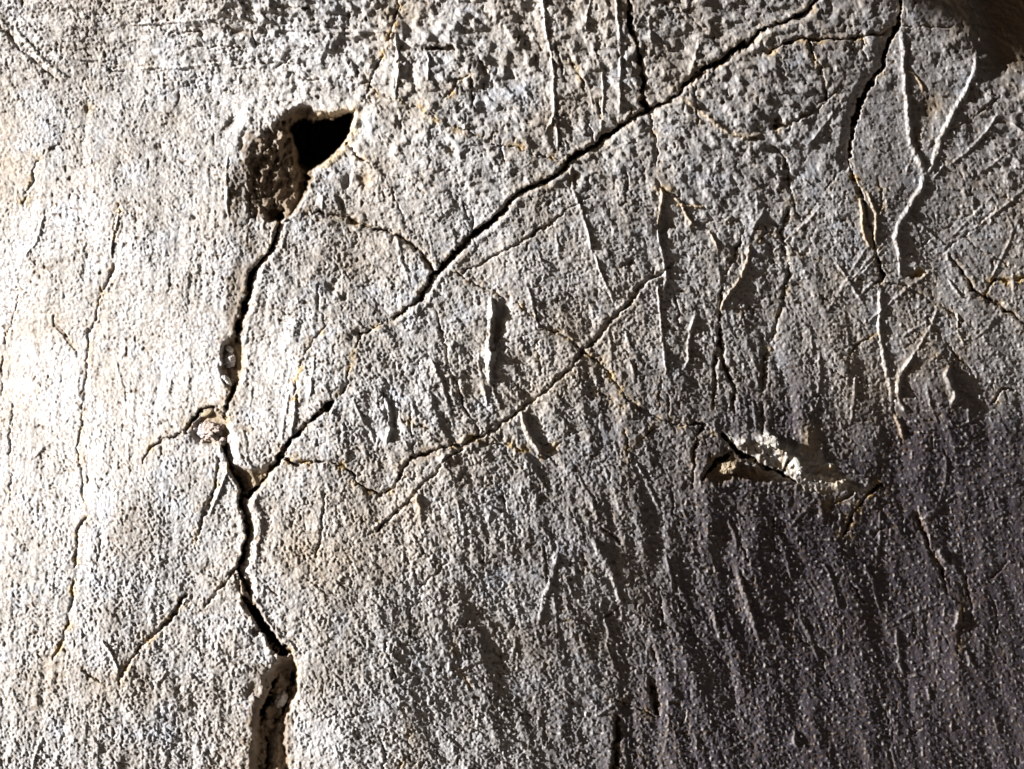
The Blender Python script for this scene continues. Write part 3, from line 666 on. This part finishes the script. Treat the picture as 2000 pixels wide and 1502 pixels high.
slabs = [
 [( -2000,-900)]+c2+c2low+[(-2000,2400)],
 c7+[p for p in c1a[iA+1:c1a.index((850,534))+1]]+[(822,494),(790,466),(740,450),(660,424),(548,418)]+c2[10::-1],
 topR+[(1262,218)]+c7[::-1]+[(1640,-900)],
 [(548,418),(660,424),(740,450),(790,466),(822,494),(850,534)]+c1[c1.index((850,534)):]+c2[:10:-1],
 [(1756,48)]+r1[1:]+c3[:4:-1],
 c1[c1.index((1270,216)):]+c9+[(1190,630),(1245,566),(1310,517),(1385,428),(1318,386),(1287,350),(1278,270)],
 topR+[(1270,216),(1278,270),(1287,350),(1318,386),(1385,428),(1480,448),(1526,468),(1610,520),(1718,552)]+c3[:1:-1]+[(1700,-900),(1640,-900)],
 [(1310,517),(1245,566),(1190,630)]+c12+r3[::-1]+[(1610,520),(1526,468),(1480,448),(1385,428)],
 r1[:-1]+[(1718,552),(1800,575),(1866,618),(1990,626),(2100,700),(3500,760),(3500,-900),(1790,-900),(1752,-70),(1757,0)],
 r3+[(2000,1300),(2400,1700),(3500,2400),(3500,760),(2100,700),(1990,626),(1866,618),(1800,575)],
]
SLAB = np.zeros(U.shape, np.int16)
def inside(poly):
    P = np.array(poly, float); y = wv; x = wu
    ins = np.zeros(U.shape, bool)
    for a, b in zip(P, np.roll(P, -1, 0)):
        lo, hi = min(a[1], b[1]), max(a[1], b[1])
        i0, i1 = np.searchsorted(va, [lo-14, hi+14])
        if i1 <= i0: continue
        ys = y[i0:i1]; xx = x[i0:i1]
        ins[i0:i1] ^= ((a[1] > ys) != (b[1] > ys)) & (xx < (b[0]-a[0])*(ys-a[1])/(b[1]-a[1]+1e-12)+a[0])
    return ins
for n_, p_ in enumerate(slabs):
    m_ = inside(p_) & (SLAB == 0)
    SLAB[m_] = n_+1

# ------------------------------------------------------------------ build the wall object by object
def world_pos(u, v, h):
    k = (D-h*S)/D
    return (u-1000)*S*k, -h*S, ZC-(v-751)*S*k
PX, PY, PZ = world_pos(U, V, H)
CO = np.stack([PX, PY, PZ], -1).reshape(-1, 3).astype(np.float32)
ny, nx = U.shape
ids = np.arange(ny*nx).reshape(ny, nx)
F = np.stack([ids[:-1, :-1], ids[1:, :-1], ids[1:, 1:], ids[:-1, 1:]], -1).reshape(-1, 4)
fp = PART[:-1, :-1].ravel().astype(int); fs = SLAB[:-1, :-1].ravel().astype(int)
key = np.where(fp > 0, fp, 1000+fs)
attr = {'ochre': OCHRE, 'dirt_shade': DIRT_SHADE, 'pale': PALE, 'shade_tint': SHADE_TINT}
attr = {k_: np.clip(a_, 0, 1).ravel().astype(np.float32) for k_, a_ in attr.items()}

wall = bpy.data.objects.new('plaster_wall', None)
scene.collection.objects.link(wall)
wall.location = (0, 0, ZC-0.9)
wall['label'] = 'rough pale plaster wall split by branching cracks, raked by light from the left'
wall['category'] = 'wall'

order = np.argsort(key, kind='stable')
ks, starts = np.unique(key[order], return_index=True)
bounds = list(starts)+[len(order)]
remap = np.full(ny*nx, -1, np.int64)
for k_, a_, b_ in zip(ks, bounds[:-1], bounds[1:]):
    f = F[order[a_:b_]]
    used = np.unique(f)
    if len(f) < 6: 
        pass
    remap[used] = np.arange(len(used))
    fl = remap[f].astype(np.int32)
    if k_ < 1000: name, label = part_names[int(k_)]
    else: name, label = 'plaster_slab', None
    me = bpy.data.meshes.new(name)
    me.vertices.add(len(used)); me.vertices.foreach_set('co', CO[used].ravel())
    me.loops.add(fl.size); me.loops.foreach_set('vertex_index', fl.ravel())
    me.polygons.add(len(fl))
    me.polygons.foreach_set('loop_start', np.arange(0, fl.size, 4, dtype=np.int32))
    me.update(calc_edges=True)
    me.polygons.foreach_set('use_smooth', np.ones(len(fl), bool))
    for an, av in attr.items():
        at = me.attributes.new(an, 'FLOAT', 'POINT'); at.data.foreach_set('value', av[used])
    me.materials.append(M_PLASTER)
    o = bpy.data.objects.new(name, me); scene.collection.objects.link(o)
    o.parent = wall; o.matrix_parent_inverse = wall.matrix_world.inverted()
    o.location = (0, 0, 0)
    me.transform(__import__('mathutils').Matrix.Translation((0, 0, -wall.location.z)))
    if label: o['label'] = label

# ------------------------------------------------------------------ added unseen passage, open on the left: dims the sky light, casts the corner shadow
M_ADDED_ROCK = mat_plaster('added_dark_rock', (.13, .112, .10), (.20, .172, .15), attrs=False, rough=.9)  # tone of the added rock also tints the bounced light in the shade
def sheet(name, o0, e1, e2, n1, n2, amp, seed, kind='structure'):
    o0, e1, e2 = (np.array(q, float) for q in (o0, e1, e2))
    a, b = np.meshgrid(np.linspace(0, 1, n1), np.linspace(0, 1, n2))
    l1, l2 = np.linalg.norm(e1), np.linalg.norm(e2)
    nrm = np.cross(e1, e2); nrm /= np.linalg.norm(nrm)
    hh = amp*(gnoise(a*l1/.5, b*l2/.5, seed)+.4*gnoise(a*l1/.17, b*l2/.17, seed+1)+.15*gnoise(a*l1/.06, b*l2/.06, seed+2))
    p = o0+a[..., None]*e1+b[..., None]*e2+hh[..., None]*nrm
    i = np.arange(n1*n2).reshape(n2, n1)
    f = np.stack([i[:-1, :-1], i[:-1, 1:], i[1:, 1:], i[1:, :-1]], -1).reshape(-1, 4)
    me = bpy.data.meshes.new(name); me.from_pydata(p.reshape(-1, 3).tolist(), [], f.tolist())
    me.polygons.foreach_set('use_smooth', np.ones(len(f), bool)); me.materials.append(M_ADDED_ROCK)
    o = bpy.data.objects.new(name, me); scene.collection.objects.link(o); o['kind'] = kind
    return o
sheet('added_ground', (-40, -40, 0), (80, 0, 0), (0, 80, 0), 160, 160, .02, 71)
sheet('added_ceiling', (-2.3, .2, 2.55), (0, -2.75, 0), (5.4, 0, 0), 60, 110, .04, 74)  # unseen; height set so its edge shades the top right corner
sheet('added_rock_face', (-2.3, -2.45, -.05), (5.4, 0, 0), (0, 0, 2.6), 110, 60, .05, 77)
sheet('added_rock_end', (2.2, -2.55, -.05), (0, 2.9, 0), (0, 0, 2.6), 60, 60, .05, 80)

# ------------------------------------------------------------------ loose stones lodged in the wall
import bmesh
def height_at(u, v):
    j = int(np.clip(np.searchsorted(ua, u), 1, nx-1)); i = int(np.clip(np.searchsorted(va, v), 1, ny-1))
    return float(np.median(H[max(i-3, 0):i+4, max(j-3, 0):j+4]))
def stone(name, label, cat, u, v, a, b, c, ang, mat, seed, rough=.25, cell=10, up=0.35, sub=5, ref=None, group=None):
    """a, b, c half sizes in plan units (right, down, toward viewer)"""
    bm = bmesh.new(); bmesh.ops.create_icosphere(bm, subdivisions=sub, radius=1)
    me = bpy.data.meshes.new(name); bm.to_mesh(me); bm.free()
    n = len(me.vertices); co = np.zeros(n*3, np.float32); me.vertices.foreach_get('co', co); co = co.reshape(-1, 3)
    p = co*np.array([a, b, c])
    X, Y, Z = p[:, 0], p[:, 1], p[:, 2]
    r = 1+rough*(gnoise(X/cell+Z/cell*.7, Y/cell-Z/cell*.5, seed)+.55*gnoise(X/cell*2.3-Z/cell, Y/cell*2.3+Z/cell, seed+3)+.3*gnoise(X/cell*5+Z/2, Y/cell*5-Z/2, seed+5))
    # blunt facets
    rr = np.random.RandomState(seed)
    for _ in range(7):
        d = rr.randn(3); d /= np.linalg.norm(d); lim = .62+.25*rr.rand()
        q = co@d; r = np.where(q*r > lim, r*(.35+.65*lim/np.maximum(q*r, 1e-3)), r)
    p = p*r[:, None]
    x_, y_ = rot(p[:, 0], p[:, 1], -ang)
    w = np.stack([x_, -p[:, 2], -y_], -1)*S
    me.vertices.foreach_set('co', w.astype(np.float32).ravel()); me.update()
    me.polygons.foreach_set('use_smooth', np.ones(len(me.polygons), bool))
    me.materials.append(mat)
    o = bpy.data.objects.new(name, me); scene.collection.objects.link(o)
    h0 = (height_at(u, v) if ref is None else ref)+up*c
    o.location = world_pos(u, v, h0)
    o['label'] = label; o['category'] = cat
    if group: o['group'] = group
    return o
stone('rough_stone', 'crumbly pinkish white stone wedged in the crack, casting a shadow to its right', 'stone', 410, 843, 27, 19, 15, -20, M_STONE, 3, rough=.5, cell=8, up=.1)
stone('flat_pebble', 'small smooth tan pebble in the crack just above the pinkish white stone', 'pebble', 405, 807, 13, 6, 7, -22, M_TAN, 5, rough=.1, cell=14, up=.2)
stone('stone_chip', 'long bright white chip leaning across the foot of the rubble filled crack', 'stone chip', 441, 742, 17, 6, 8, 45, M_WHITE, 7, rough=.22, up=.9)
stone('stone_chip', 'small bright white chip at the top of the rubble filled crack', 'stone chip', 449, 683, 9, 6, 6, 40, M_WHITE, 8, rough=.2, up=.8)
stone('stone_lump', 'grey crumbly lump in the crack between two white chips', 'stone', 449, 703, 11, 13, 8, 10, M_PLASTER, 9, rough=.4, cell=6, up=.7)
stone('plaster_flake', 'pale jagged plaster flake standing in the dark break at the bottom of the wall', 'plaster flake', 551, 1366, 12, 17, 12, 25, M_PLASTER, 12, rough=.4, cell=9, up=.5)
stone('plaster_flake', 'pale grey flake above the dark pocket at lower right', 'plaster flake', 1503, 860, 22, 14, 7, 15, M_PALE, 21, rough=.4, cell=9, up=-.25)
stone('plaster_flake', 'tall pale flake with a yellowish left edge, right of the dark pocket at lower right', 'plaster flake', 1554, 907, 11, 26, 8, -25, M_PALE, 22, rough=.35, cell=10, up=-.25)
stone('earth_clod', 'brown crumbly clod of earth beside the dark pocket at lower right', 'clod', 1424, 913, 20, 13, 10, -25, M_EARTH, 14, rough=.4, cell=8, up=.1)
for u_, v_, r_, sd_, w_ in ((432,833,6,31,'tiny pale crumb at the upper right edge of the pinkish white stone'),(396,863,5,32,'tiny pale crumb under the lower left edge of the pinkish white stone'),(380,838,5,33,'tiny pale crumb at the left tip of the pinkish white stone'),(436,858,6,34,'tiny crumb in the crack, lower right of the pinkish white stone')):
    stone('stone_crumb', w_, 'crumb', u_, v_, r_, r_*.8, r_*.8, 20, M_STONE, sd_, rough=.4, cell=5, up=.3, sub=3, group='crumbs round the pinkish white stone')
